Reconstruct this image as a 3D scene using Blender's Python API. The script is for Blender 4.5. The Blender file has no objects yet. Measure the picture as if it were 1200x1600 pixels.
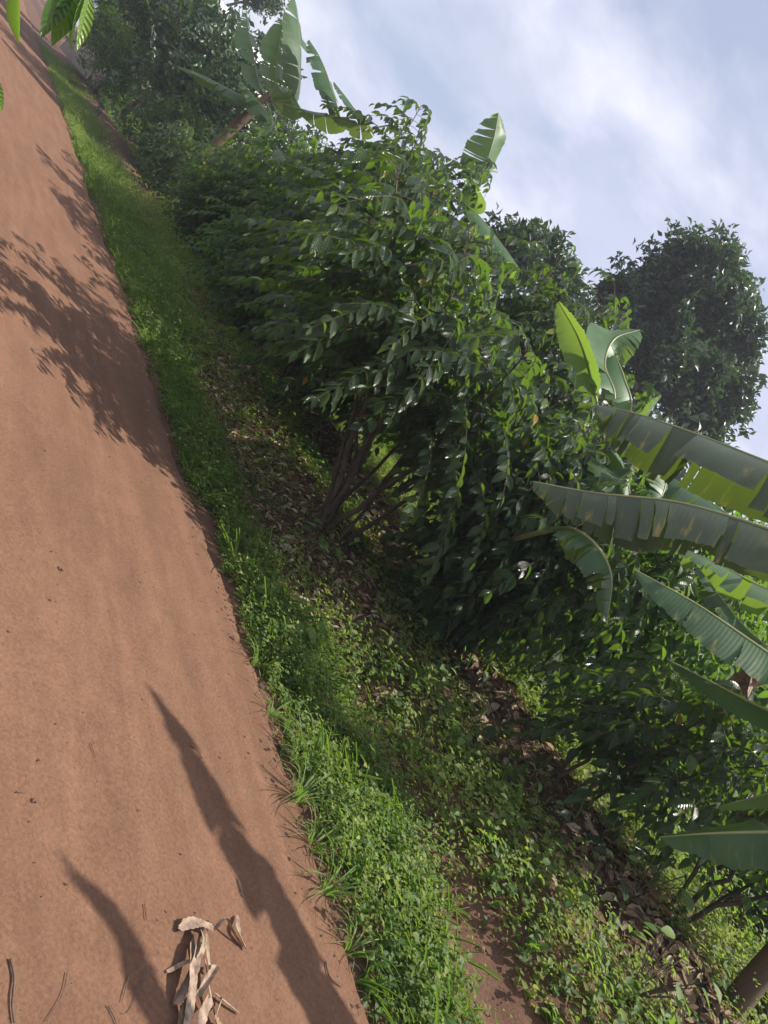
import bpy, math, random
import numpy as np
from mathutils import Vector, Matrix

# ------------------------------------------------------------------ scene, camera, light
scene = bpy.context.scene
COL = scene.collection
H_EYE, F_PX, PITCH, ROLL = 1.5, 1200.0, math.radians(-5.7), math.radians(50)
FW = Vector((0, math.cos(PITCH), math.sin(PITCH)))
RT = Vector((1, 0, 0))
UP = RT.cross(FW).normalized()
CAM = Vector((0, 0, H_EYE))
cu, cr = math.sin(ROLL), math.cos(ROLL)          # world up lies towards the right edge of the picture
IX = UP * cu + RT * cr
IY = UP * cr - RT * cu
cd = bpy.data.cameras.new('camera')
cam = bpy.data.objects.new('camera', cd)
COL.objects.link(cam)
cd.sensor_fit = 'VERTICAL'; cd.sensor_height = 24.0; cd.lens = 24.0 * F_PX / 1600.0
cd.clip_start = 0.05; cd.clip_end = 3000
m = Matrix((IX, IY, -FW)).transposed().to_4x4(); m.translation = CAM
cam.matrix_world = m
scene.camera = cam

SUN_AZ, SUN_EL = math.radians(77), math.radians(58)   # azimuth clockwise from +Y
SUN = Vector((math.sin(SUN_AZ) * math.cos(SUN_EL), math.cos(SUN_AZ) * math.cos(SUN_EL), math.sin(SUN_EL)))
world = bpy.data.worlds.new('World'); scene.world = world; world.use_nodes = True
nt = world.node_tree; nt.nodes.clear()
def N(t, ty, **kw):
    n = t.nodes.new(ty)
    for k, v in kw.items():
        if k.startswith('i_'):
            k2 = k[2:]
            n.inputs[int(k2) if k2.isdigit() else k2.replace('_', ' ')].default_value = v
        else: setattr(n, k, v)
    return n
sky = N(nt, 'ShaderNodeTexSky', sky_type='NISHITA', sun_disc=False, sun_elevation=SUN_EL, sun_rotation=SUN_AZ,
        air_density=1.0, dust_density=2.5, ozone_density=1.0)
tc = N(nt, 'ShaderNodeTexCoord')
mp = N(nt, 'ShaderNodeMapping'); mp.inputs['Scale'].default_value = (1.0, 1.0, 1.9); mp.inputs['Location'].default_value = (3.1, 1.7, 0.4)
nt.links.new(tc.outputs['Generated'], mp.inputs['Vector'])
n1 = N(nt, 'ShaderNodeTexNoise', i_Scale=3.2, i_Detail=7.0, i_Roughness=0.52, i_Distortion=0.25)
nt.links.new(mp.outputs[0], n1.inputs['Vector'])
r1 = N(nt, 'ShaderNodeValToRGB'); r1.color_ramp.elements[0].position = 0.40; r1.color_ramp.elements[1].position = 0.60
r1.color_ramp.elements[0].color = (0.50, 0.50, 0.50, 1); r1.color_ramp.elements[1].color = (0.95, 0.95, 0.95, 1)
nt.links.new(n1.outputs['Fac'], r1.inputs[0])
n2 = N(nt, 'ShaderNodeTexNoise', i_Scale=3.6, i_Detail=9.0, i_Roughness=0.58, i_Distortion=0.15)
nt.links.new(mp.outputs[0], n2.inputs['Vector'])
cc = N(nt, 'ShaderNodeMix', data_type='RGBA')
cc.inputs['A'].default_value = (4.4, 4.7, 6.0, 1); cc.inputs['B'].default_value = (6.5, 6.5, 7.4, 1)
r2 = N(nt, 'ShaderNodeValToRGB'); r2.color_ramp.elements[0].position = 0.42; r2.color_ramp.elements[1].position = 0.60
nt.links.new(n2.outputs['Fac'], r2.inputs[0]); nt.links.new(r2.outputs[0], cc.inputs['Factor'])
mx = N(nt, 'ShaderNodeMix', data_type='RGBA')
nt.links.new(r1.outputs[0], mx.inputs['Factor']); nt.links.new(sky.outputs[0], mx.inputs['A']); nt.links.new(cc.outputs['Result'], mx.inputs['B'])
bg = N(nt, 'ShaderNodeBackground', i_Strength=0.118)
wo = N(nt, 'ShaderNodeOutputWorld')
nt.links.new(mx.outputs['Result'], bg.inputs[0]); nt.links.new(bg.outputs[0], wo.inputs[0])
sd = bpy.data.lights.new('sun', 'SUN'); sd.energy = 5.0; sd.angle = math.radians(0.6); sd.color = (1.0, 0.93, 0.84)
so = bpy.data.objects.new('sun', sd); COL.objects.link(so)
so.rotation_euler = (-SUN).to_track_quat('-Z', 'Y').to_euler()
scene.view_settings.view_transform = 'Standard'; scene.view_settings.look = 'None'
scene.view_settings.exposure = 0.40; scene.view_settings.gamma = 1.0; scene.view_settings.use_curve_mapping = False

# ------------------------------------------------------------------ road frame and terrain
PHI = math.radians(41.6)
TX, TY = -math.sin(PHI), math.cos(PHI)      # along the road, away from the viewer
NX, NY = math.cos(PHI), math.sin(PHI)       # across the road, towards the plants
def pq2xy(p, q): return p * NX + q * TX, p * NY + q * TY
def xy2pq(x, y): return x * NX + y * NY, x * TX + y * TY
EDGE = 2.8
_tab = np.random.RandomState(5).rand(256, 256)
def vnoise(x, y):
    x = np.asarray(x, float); y = np.asarray(y, float)
    xi = np.floor(x).astype(int); yi = np.floor(y).astype(int)
    fx = x - xi; fy = y - yi; fx = fx * fx * (3 - 2 * fx); fy = fy * fy * (3 - 2 * fy)
    a = _tab[xi & 255, yi & 255]; b = _tab[(xi + 1) & 255, yi & 255]
    c = _tab[xi & 255, (yi + 1) & 255]; d = _tab[(xi + 1) & 255, (yi + 1) & 255]
    return (a * (1 - fx) + b * fx) * (1 - fy) + (c * (1 - fx) + d * fx) * fy
def fbm(x, y, o=4):
    s = 0; a = 0.5
    for k in range(o): s = s + a * vnoise(x * 2 ** k + 17 * k, y * 2 ** k + 31 * k); a *= 0.5
    return s
def edge_at(q): return EDGE + 0.16 * (fbm(np.asarray(q) * 0.9 + 3, 2.2, 3) - 0.45) + 0.11 * (fbm(np.asarray(q) * 5, 7.7, 3) - 0.44)
_hp = [-400, -8, -3, -1.3, 2.7, 2.85, 3.7, 4.35, 5.0, 5.15, 5.55, 9, 20, 60, 400]
_hz = [2.0, 0.6, 0.15, -0.02, -0.03, 0.02, 0.10, 0.40, 0.42, 0.40, 0.66, 0.9, 1.3, 2.0, 3.0]
def ground_z(x, y):
    p, q = xy2pq(np.asarray(x, float), np.asarray(y, float))
    z = np.interp(p, _hp, _hz)
    amp = np.clip((p - 2.8) / 0.8, 0, 1) + np.clip((-1.3 - p) / 0.8, 0, 1)
    return z + amp * (0.14 * (fbm(p * 1.3 + 9, q * 1.1, 3) - 0.44) + 0.03 * (fbm(p * 9, q * 9, 2) - 0.37))
def gz(x, y): return float(ground_z(x, y))
def ray(px, py):
    return (FW * F_PX + IX * (px - 600) + IY * (800 - py)).normalized()
def at(px, py, Y):
    d = ray(px, py); return CAM + d * (Y / d.y)
def gp(px, py):
    d = ray(px, py); t = 0.5
    while t < 60:
        P = CAM + d * t
        if P.z < gz(P.x, P.y): break
        t += 0.02
    return CAM + d * t

# ------------------------------------------------------------------ mesh helpers
def link(o, parent=None):
    COL.objects.link(o)
    if parent is not None: o.parent = parent
    return o
def tag(o, label=None, cat=None, group=None, kind=None):
    if label: o['label'] = label
    if cat: o['category'] = cat
    if group: o['group'] = group
    if kind: o['kind'] = kind
    return o
def thing(name, loc, label, cat, group=None):
    o = bpy.data.objects.new(name, None); o.location = loc; o.empty_display_size = 0.2
    link(o); return tag(o, label, cat, group)
def np_mesh(name, V, F, mat, parent=None, uv=None, rnd=None, smooth=True, origin=None):
    """V n*3, F m*4 quads; origin moves the vertices into the parent's space."""
    V = np.asarray(V, np.float32); F = np.asarray(F, np.int32)
    if origin is None and parent is not None: origin = parent.location
    if origin is not None: V = V - np.array(origin, np.float32)
    me = bpy.data.meshes.new(name)
    me.vertices.add(len(V)); me.vertices.foreach_set('co', V.ravel())
    k = F.shape[1]
    me.loops.add(len(F) * k); me.loops.foreach_set('vertex_index', F.ravel())
    me.polygons.add(len(F)); me.polygons.foreach_set('loop_start', np.arange(0, len(F) * k, k, dtype=np.int32))
    me.update(calc_edges=True)
    if smooth: me.polygons.foreach_set('use_smooth', np.ones(len(F), bool))
    if uv is not None:
        l = me.uv_layers.new(name='UVMap'); l.data.foreach_set('uv', np.asarray(uv, np.float32)[F.ravel()].ravel())
    if rnd is not None:
        a = me.attributes.new('rnd', 'FLOAT', 'POINT'); a.data.foreach_set('value', np.asarray(rnd, np.float32))
    me.materials.append(mat); me.validate()
    o = bpy.data.objects.new(name, me); link(o, parent)
    if parent is None and origin is not None: o.location = origin
    return o
class Geo:
    def __init__(s): s.V = []; s.F = []; s.U = []; s.R = []; s.n = 0
    def add(s, V, F, U=None, R=0.5):
        V = np.asarray(V, float); s.V.append(V); s.F.append(np.asarray(F) + s.n)
        s.U.append(np.zeros((len(V), 2)) if U is None else np.asarray(U)); s.R.append(np.full(len(V), R) if np.isscalar(R) else R)
        s.n += len(V)
    def build(s, name, mat, parent=None, smooth=True, origin=None):
        return np_mesh(name, np.concatenate(s.V), np.concatenate(s.F), mat, parent, np.concatenate(s.U), np.concatenate(s.R), smooth, origin)
def tube(g, P, R, sides=6, rnd=0.5, rough=0.0, rs=None):
    P = np.asarray(P, float); n = len(P); R = np.broadcast_to(np.asarray(R, float), (n,))
    T = np.gradient(P, axis=0); T /= np.linalg.norm(T, axis=1)[:, None] + 1e-9
    ref = np.array([0.31, 0.17, 0.93]) if abs(T[:, 2]).mean() < 0.8 else np.array([1.0, 0.1, 0.05])
    A = np.cross(T, ref); A /= np.linalg.norm(A, axis=1)[:, None]; B = np.cross(T, A)
    th = np.linspace(0, 2 * np.pi, sides, endpoint=False)
    rr = R[:, None] * (1 + (rough * (rs.rand(n, sides) - 0.5) * 2 if rough else 0))
    V = P[:, None] + rr[..., None] * (np.cos(th)[None, :, None] * A[:, None] + np.sin(th)[None, :, None] * B[:, None])
    i = np.arange(n - 1)[:, None] * sides; j = np.arange(sides)[None]; k = (j + 1) % sides
    F = np.stack([i + j, i + k, i + sides + k, i + sides + j], -1).reshape(-1, 4)
    L = np.concatenate([[0], np.cumsum(np.linalg.norm(np.diff(P, axis=0), axis=1))])
    U = np.stack([np.broadcast_to(th / 6.283, (n, sides)), np.broadcast_to(L[:, None], (n, sides))], -1).reshape(-1, 2)
    V = V.reshape(-1, 3)
    c = np.arange(sides)
    capF = [[(n - 1) * sides + a, (n - 1) * sides + (a + 1) % sides, len(V), len(V)] for a in c]
    # simple cap: collapse the end ring to its centre
    V = np.concatenate([V, P[-1:]]); U = np.concatenate([U, [[0.5, L[-1]]]])
    F3 = np.array([[(n - 1) * sides + a, (n - 1) * sides + (a + 2) % sides, (n - 1) * sides + (a + 1) % sides, (n - 1) * sides + a] for a in range(0)]).reshape(-1, 4)
    g.add(V, np.concatenate([F, F3.astype(int)]) if len(F3) else F, U, rnd)
def bez(a, b, c, n):
    t = np.linspace(0, 1, n)[:, None]; a, b, c = (np.array(v, float) for v in (a, b, c))
    return (1 - t) ** 2 * a + 2 * t * (1 - t) * b + t * t * c
def leaf_template(nseg, fold=0.25, curve=0.18, peak=0.42, pw=0.8, base=0.02):
    V = []; U = []
    for i in range(nseg + 1):
        t = i / nseg
        w = math.sin(math.pi * min(1, (t ** (math.log(0.5) / math.log(peak))))) ** pw * 0.5 if 0 < t < 1 else base
        for s in (-1, 0, 1):
            V.append((s * w, t, -curve * t * t + fold * abs(s) * w)); U.append((s, t))
    F = []
    for i in range(nseg):
        a = i * 3
        F += [(a, a + 1, a + 4, a + 3), (a + 1, a + 2, a + 5, a + 4)]
    return np.array(V), np.array(F), np.array(U, float)
def nrm(A): return A / (np.linalg.norm(A, axis=-1, keepdims=True) + 1e-9)
def leaves(g, tpl, O, D, Nn, L, W, R):
    """one leaf per row: origin, direction, normal, length, width ratio, random value"""
    TV, TF, TU = tpl; k = len(TV); n = len(O)
    D = nrm(D); S = nrm(np.cross(D, Nn)); Nn = np.cross(S, D)
    L = np.broadcast_to(L, (n,)); W = np.broadcast_to(W, (n,))
    V = O[:, None] + L[:, None, None] * (TV[None, :, 0:1] * W[:, None, None] * S[:, None] + TV[None, :, 1:2] * D[:, None] + TV[None, :, 2:3] * Nn[:, None])
    F = (np.arange(n)[:, None, None] * k + TF[None]).reshape(-1, 4)
    U = np.broadcast_to(TU[None], (n, k, 2)).reshape(-1, 2)
    g.add(V.reshape(-1, 3), F, U, np.repeat(np.broadcast_to(R, (n,)), k))

# ------------------------------------------------------------------ materials
def new_mat(name):
    mt = bpy.data.materials.new(name); mt.use_nodes = True; t = mt.node_tree; t.nodes.clear()
    return mt, t, N(t, 'ShaderNodeOutputMaterial')
def ramp(t, fac, stops):
    r = N(t, 'ShaderNodeValToRGB'); e = r.color_ramp.elements
    while len(e) < len(stops): e.new(0.5)
    for el, (p, c) in zip(e, stops): el.position = p; el.color = (*c, 1)
    t.links.new(fac, r.inputs[0]); return r.outputs[0]
def math_n(t, op, a, b=None):
    n = N(t, 'ShaderNodeMath', operation=op)
    for i, v in enumerate((a, b)):
        if v is None: continue
        if isinstance(v, (int, float)): n.inputs[i].default_value = v
        else: t.links.new(v, n.inputs[i])
    return n.outputs[0]
def mixc(t, f, a, b, bt='MIX'):
    n = N(t, 'ShaderNodeMix', data_type='RGBA', blend_type=bt)
    for k, v in (('Factor', f), ('A', a), ('B', b)):
        if isinstance(v, (int, float)): n.inputs[k].default_value = v
        elif isinstance(v, tuple): n.inputs[k].default_value = (*v, 1)
        else: t.links.new(v, n.inputs[k])
    return n.outputs['Result']
def noise(t, scale, detail=4, rough=0.5, vec=None, dist=0.0):
    n = N(t, 'ShaderNodeTexNoise', i_Scale=scale, i_Detail=detail, i_Roughness=rough, i_Distortion=dist)
    if vec is None: vec = objc(t)
    t.links.new(vec, n.inputs['Vector']); return n.outputs['Fac']
def objc(t):
    return N(t, 'ShaderNodeTexCoord').outputs['Object']
def leaf_mat(name, stops, rough=0.35, trans=0.30, tcol=(0.35, 0.55, 0.05), veins=9, bump=0.25, spec=0.5):
    mt, t, out = new_mat(name)
    at_ = N(t, 'ShaderNodeAttribute', attribute_name='rnd')
    col = ramp(t, at_.outputs['Fac'], stops)
    uvn = N(t, 'ShaderNodeUVMap'); sp = N(t, 'ShaderNodeSeparateXYZ'); t.links.new(uvn.outputs[0], sp.inputs[0])
    au = math_n(t, 'ABSOLUTE', sp.outputs[0])
    ph = math_n(t, 'MULTIPLY', math_n(t, 'SUBTRACT', sp.outputs[1], math_n(t, 'MULTIPLY', au, 0.16)), 6.283 * veins)
    wv = math_n(t, 'SINE', ph)
    rib = math_n(t, 'LESS_THAN', au, 0.07)
    col2 = mixc(t, math_n(t, 'MULTIPLY', rib, 0.35), col, (0.16, 0.26, 0.06))
    bs = N(t, 'ShaderNodeBsdfPrincipled'); t.links.new(col2, bs.inputs['Base Color'])
    bs.inputs['Roughness'].default_value = rough; bs.inputs['Specular IOR Level'].default_value = spec
    if bump > 0:
        bp = N(t, 'ShaderNodeBump', i_Strength=bump, i_Distance=0.01); t.links.new(wv, bp.inputs['Height'])
        t.links.new(bp.outputs[0], bs.inputs['Normal'])
    tr = N(t, 'ShaderNodeBsdfTranslucent')
    t.links.new(mixc(t, 0.75, col2, tcol), tr.inputs[0])
    ms = N(t, 'ShaderNodeMixShader', i_Fac=trans)
    t.links.new(bs.outputs[0], ms.inputs[1]); t.links.new(tr.outputs[0], ms.inputs[2]); t.links.new(ms.outputs[0], out.inputs[0])
    return mt
def simple_mat(name, stops, scale=6, rough=0.85, bump=0.3, bdist=0.01, detail=5, stretch=None):
    mt, t, out = new_mat(name)
    v = objc(t)
    if stretch:
        mpn = N(t, 'ShaderNodeMapping'); mpn.inputs['Scale'].default_value = stretch; t.links.new(v, mpn.inputs[0]); v = mpn.outputs[0]
    nz = noise(t, scale, detail, 0.6, v)
    bs = N(t, 'ShaderNodeBsdfPrincipled', i_Roughness=rough)
    t.links.new(ramp(t, nz, stops), bs.inputs['Base Color'])
    bp = N(t, 'ShaderNodeBump', i_Strength=bump, i_Distance=bdist)
    t.links.new(noise(t, scale * 4, 4, 0.6, v), bp.inputs['Height']); t.links.new(bp.outputs[0], bs.inputs['Normal'])
    t.links.new(bs.outputs[0], out.inputs[0]); return mt

M = {}
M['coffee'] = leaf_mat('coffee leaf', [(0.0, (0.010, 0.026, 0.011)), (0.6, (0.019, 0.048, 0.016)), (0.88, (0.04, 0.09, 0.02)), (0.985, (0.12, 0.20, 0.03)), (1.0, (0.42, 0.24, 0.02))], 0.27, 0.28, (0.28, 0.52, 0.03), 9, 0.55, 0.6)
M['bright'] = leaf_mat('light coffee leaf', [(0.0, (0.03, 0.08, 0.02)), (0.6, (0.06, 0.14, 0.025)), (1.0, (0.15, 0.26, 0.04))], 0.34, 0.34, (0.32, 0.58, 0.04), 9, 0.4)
M['treeleaf'] = leaf_mat('tree leaf', [(0.0, (0.022, 0.044, 0.026)), (0.7, (0.045, 0.078, 0.04)), (1.0, (0.08, 0.13, 0.05))], 0.38, 0.18, (0.15, 0.3, 0.05), 5, 0.0)
M['weed'] = leaf_mat('weed leaf', [(0.0, (0.045, 0.085, 0.030)), (0.5, (0.085, 0.15, 0.045)), (1.0, (0.19, 0.27, 0.08))], 0.55, 0.38, (0.38, 0.64, 0.06), 4, 0.0, 0.3)
M['weed_yellow'] = leaf_mat('yellowish weed leaf', [(0.0, (0.09, 0.125, 0.03)), (0.5, (0.18, 0.225, 0.055)), (1.0, (0.34, 0.37, 0.11))], 0.55, 0.42, (0.50, 0.68, 0.07), 4, 0.0, 0.3)
M['grass'] = leaf_mat('grass blade', [(0.0, (0.06, 0.12, 0.03)), (0.7, (0.11, 0.20, 0.045)), (0.90, (0.17, 0.27, 0.07)), (1.0, (0.36, 0.32, 0.14))], 0.5, 0.32, (0.35, 0.6, 0.05), 1, 0.0, 0.3)
M['dry'] = leaf_mat('dry leaf', [(0.0, (0.05, 0.03, 0.02)), (0.4, (0.14, 0.085, 0.05)), (0.75, (0.34, 0.24, 0.15)), (1.0, (0.55, 0.46, 0.34))], 0.8, 0.12, (0.4, 0.25, 0.1), 6, 0.3, 0.2)
M['bark'] = simple_mat('bark', [(0.3, (0.035, 0.025, 0.018)), (0.7, (0.12, 0.09, 0.065))], 14, 0.9, 0.6, 0.01, 6, (1, 1, 0.3))
M['twigbark'] = simple_mat('twig bark', [(0.3, (0.05, 0.035, 0.025)), (0.7, (0.16, 0.11, 0.075))], 30, 0.9, 0.3, 0.004)
M['sheath'] = simple_mat('banana sheath', [(0.25, (0.03, 0.018, 0.012)), (0.5, (0.11, 0.065, 0.035)), (0.75, (0.20, 0.17, 0.07))], 9, 0.7, 0.6, 0.01, 6, (1, 1, 0.12))
M['straw'] = simple_mat('dry banana leaf', [(0.3, (0.13, 0.085, 0.055)), (0.5, (0.30, 0.21, 0.145)), (0.75, (0.46, 0.36, 0.26))], 30, 0.75, 0.5, 0.004, 5)
M['stone'] = simple_mat('clod', [(0.3, (0.13, 0.068, 0.045)), (0.7, (0.28, 0.15, 0.10))], 20, 0.95, 0.5, 0.005)

def banana_mat(name, base, dark, edge, trans):
    mt, t, out = new_mat(name)
    uvn = N(t, 'ShaderNodeUVMap'); sp = N(t, 'ShaderNodeSeparateXYZ'); t.links.new(uvn.outputs[0], sp.inputs[0])
    au = math_n(t, 'ABSOLUTE', sp.outputs[0])
    cb = N(t, 'ShaderNodeCombineXYZ'); t.links.new(math_n(t, 'MULTIPLY', sp.outputs[0], 0.9), cb.inputs[0]); t.links.new(math_n(t, 'MULTIPLY', sp.outputs[1], 26.0), cb.inputs[1])
    at_ = N(t, 'ShaderNodeAttribute', attribute_name='rnd'); t.links.new(at_.outputs['Fac'], cb.inputs[2])
    st = noise(t, 1.6, 3, 0.6, cb.outputs[0])
    big = noise(t, 3.0, 3, 0.5)
    col = mixc(t, ramp(t, big, [(0.3, (0, 0, 0)), (0.7, (1, 1, 1))]), dark, base)
    # pale and yellow streaks following the veins, strongest near the margin
    f = math_n(t, 'MULTIPLY', ramp(t, st, [(0.58, (0, 0, 0)), (0.70, (1, 1, 1))]), math_n(t, 'POWER', au, 1.6))
    col = mixc(t, f, col, edge)
    f2 = math_n(t, 'MULTIPLY', ramp(t, noise(t, 2.3, 4, 0.6, cb.outputs[0]), [(0.62, (0, 0, 0)), (0.70, (1, 1, 1))]), math_n(t, 'POWER', au, 4.0))
    col = mixc(t, f2, col, (0.14, 0.07, 0.035))
    bs = N(t, 'ShaderNodeBsdfPrincipled', i_Roughness=0.42); bs.inputs['Specular IOR Level'].default_value = 0.45
    t.links.new(col, bs.inputs['Base Color'])
    wv = math_n(t, 'SINE', math_n(t, 'MULTIPLY', math_n(t, 'SUBTRACT', sp.outputs[1], math_n(t, 'MULTIPLY', au, 0.02)), 6.283 * 75))
    bp = N(t, 'ShaderNodeBump', i_Strength=0.10, i_Distance=0.003); t.links.new(wv, bp.inputs['Height']); t.links.new(bp.outputs[0], bs.inputs['Normal'])
    tr = N(t, 'ShaderNodeBsdfTranslucent'); t.links.new(mixc(t, 0.7, col, (0.42, 0.66, 0.04)), tr.inputs[0])
    ms = N(t, 'ShaderNodeMixShader', i_Fac=trans)
    t.links.new(bs.outputs[0], ms.inputs[1]); t.links.new(tr.outputs[0], ms.inputs[2]); t.links.new(ms.outputs[0], out.inputs[0])
    return mt
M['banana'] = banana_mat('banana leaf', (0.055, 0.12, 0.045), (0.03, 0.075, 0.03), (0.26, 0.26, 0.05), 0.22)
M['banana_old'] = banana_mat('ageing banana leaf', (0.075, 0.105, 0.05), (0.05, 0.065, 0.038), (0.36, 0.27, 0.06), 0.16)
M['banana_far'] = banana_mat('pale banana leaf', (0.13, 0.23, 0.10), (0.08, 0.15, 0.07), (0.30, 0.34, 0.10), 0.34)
def rib_mat():
    mt, t, out = new_mat('banana midrib'); bs = N(t, 'ShaderNodeBsdfPrincipled', i_Roughness=0.4)
    t.links.new(ramp(t, noise(t, 4), [(0.3, (0.20, 0.24, 0.09)), (0.7, (0.38, 0.38, 0.16))]), bs.inputs['Base Color']); t.links.new(bs.outputs[0], out.inputs[0]); return mt
M['rib'] = rib_mat()

def soil_mat(name, c0, c1, c2, track):
    mt, t, out = new_mat(name)
    v = objc(t)
    rot = N(t, 'ShaderNodeMapping'); rot.inputs['Rotation'].default_value = (0, 0, -PHI); t.links.new(v, rot.inputs[0])
    st = N(t, 'ShaderNodeMapping'); st.inputs['Scale'].default_value = (1.0, 0.10, 1.0); t.links.new(rot.outputs[0], st.inputs[0])
    big = noise(t, 0.9, 4, 0.55, v); mid = noise(t, 7, 6, 0.62, v); fine = noise(t, 70, 5, 0.7, v)
    col = ramp(t, mid, [(0.28, c0), (0.52, c1), (0.75, c2)])
    col = mixc(t, math_n(t, 'MULTIPLY', ramp(t, big, [(0.3, (0, 0, 0)), (0.7, (1, 1, 1))]), 0.45), col, c2)
    col = mixc(t, 0.55, col, ramp(t, fine, [(0.25, tuple(0.55 * a for a in c0)), (0.5, c1), (0.78, tuple(min(1, 1.2 * a) for a in c2))]))
    tr = noise(t, 7.0, 3, 0.6, st.outputs[0], 0.3)
    if track: col = mixc(t, math_n(t, 'MULTIPLY', ramp(t, tr, [(0.36, (1, 1, 1)), (0.66, (0, 0, 0))]), 0.36), col, tuple(0.72 * a for a in c0))
    vo = N(t, 'ShaderNodeTexVoronoi', i_Scale=38.0); t.links.new(v, vo.inputs['Vector'])
    peb = ramp(t, vo.outputs['Distance'], [(0.04, (1, 1, 1)), (0.13, (0, 0, 0))])
    wh = N(t, 'ShaderNodeTexWhiteNoise'); t.links.new(vo.outputs['Position'], wh.inputs[0])
    pm = math_n(t, 'MULTIPLY', peb, math_n(t, 'GREATER_THAN', wh.outputs['Value'], 0.86))
    col = mixc(t, math_n(t, 'MULTIPLY', pm, 0.6), col, tuple(0.45 * a for a in c0))
    bs = N(t, 'ShaderNodeBsdfPrincipled', i_Roughness=0.95); bs.inputs['Specular IOR Level'].default_value = 0.15
    t.links.new(col, bs.inputs['Base Color'])
    h = math_n(t, 'ADD', math_n(t, 'ADD', math_n(t, 'MULTIPLY', mid, 0.28), math_n(t, 'MULTIPLY', fine, 0.42)), math_n(t, 'MULTIPLY', tr, 0.5 if track else 0.0))
    bp = N(t, 'ShaderNodeBump', i_Strength=0.8, i_Distance=0.022); t.links.new(h, bp.inputs['Height']); t.links.new(bp.outputs[0], bs.inputs['Normal'])
    t.links.new(bs.outputs[0], out.inputs[0]); return mt
M['road'] = soil_mat('red dirt', (0.135, 0.072, 0.043), (0.192, 0.103, 0.063), (0.26, 0.147, 0.094), True)
M['soil'] = soil_mat('dark soil', (0.065, 0.036, 0.025), (0.12, 0.066, 0.044), (0.20, 0.112, 0.076), False)

# ------------------------------------------------------------------ ground and road
def grid_pq(name, ps, qs, zf, mat):
    Pm, Qm = np.meshgrid(ps, qs, indexing='ij'); X, Y = pq2xy(Pm, Qm); Z = zf(Pm, Qm, X, Y)
    V = np.stack([X, Y, Z], -1).reshape(-1, 3); a, b = Pm.shape
    i = np.arange(a - 1)[:, None] * b; j = np.arange(b - 1)[None]
    F = np.stack([i + j, i + j + b, i + j + b + 1, i + j + 1], -1)
    return np_mesh(name, V, F.reshape(-1, 4), mat)
def dense(a, b, s, far):
    core = np.arange(a, b, s); l = a - np.geomspace(s, far, 26)[::-1]; r = b + np.geomspace(s, far, 26)
    return np.concatenate([l, core, r])
g_ = grid_pq('ground', dense(-1.8, 8, 0.045, 400), dense(-2.5, 14, 0.07, 500), lambda P, Q, X, Y: ground_z(X, Y), M['soil'])
tag(g_, 'dark brown planted soil sloping up beyond the road', kind='structure')
def smooth(x, a, b): t = np.clip((x - a) / (b - a), 0, 1); return t * t * (3 - 2 * t)
def road_z(P, Q, X, Y):
    n = np.clip(Q, -20, 60)
    ruts = 0.012 * (fbm(P * 5.0 + 3, n * 0.45, 3) - 0.44) + 0.035 * (fbm(P * 1.3, n * 0.35 + 5, 2) - 0.37)
    foot = smooth(fbm(P * 3.6 + 11, n * 2.6, 2), 0.50, 0.66); rough = -0.012 * foot + 0.007 * (fbm(P * 16, n * 14, 3) - 0.44) + 0.004 * (fbm(P * 40 + 7, n * 38, 2) - 0.37)
    e = np.clip((edge_at(Q) + 0.03 - P) / 0.10, 0, 1)
    return 0.012 + ruts + rough + 0.02 * np.clip((P - 2.2) / 0.5, 0, 1) - 0.13 * (1 - e) * (P > 2)
rq = np.concatenate([np.arange(-4, 9, 0.022), np.arange(9, 25, 0.1), np.geomspace(25, 400, 40)])
rp = np.concatenate([np.arange(-1.4, 3.0, 0.022)])
r_ = grid_pq('road', rp, rq, road_z, M['road'])
tag(r_, 'red brown dirt road with faint tyre tracks', kind='structure')

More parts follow.
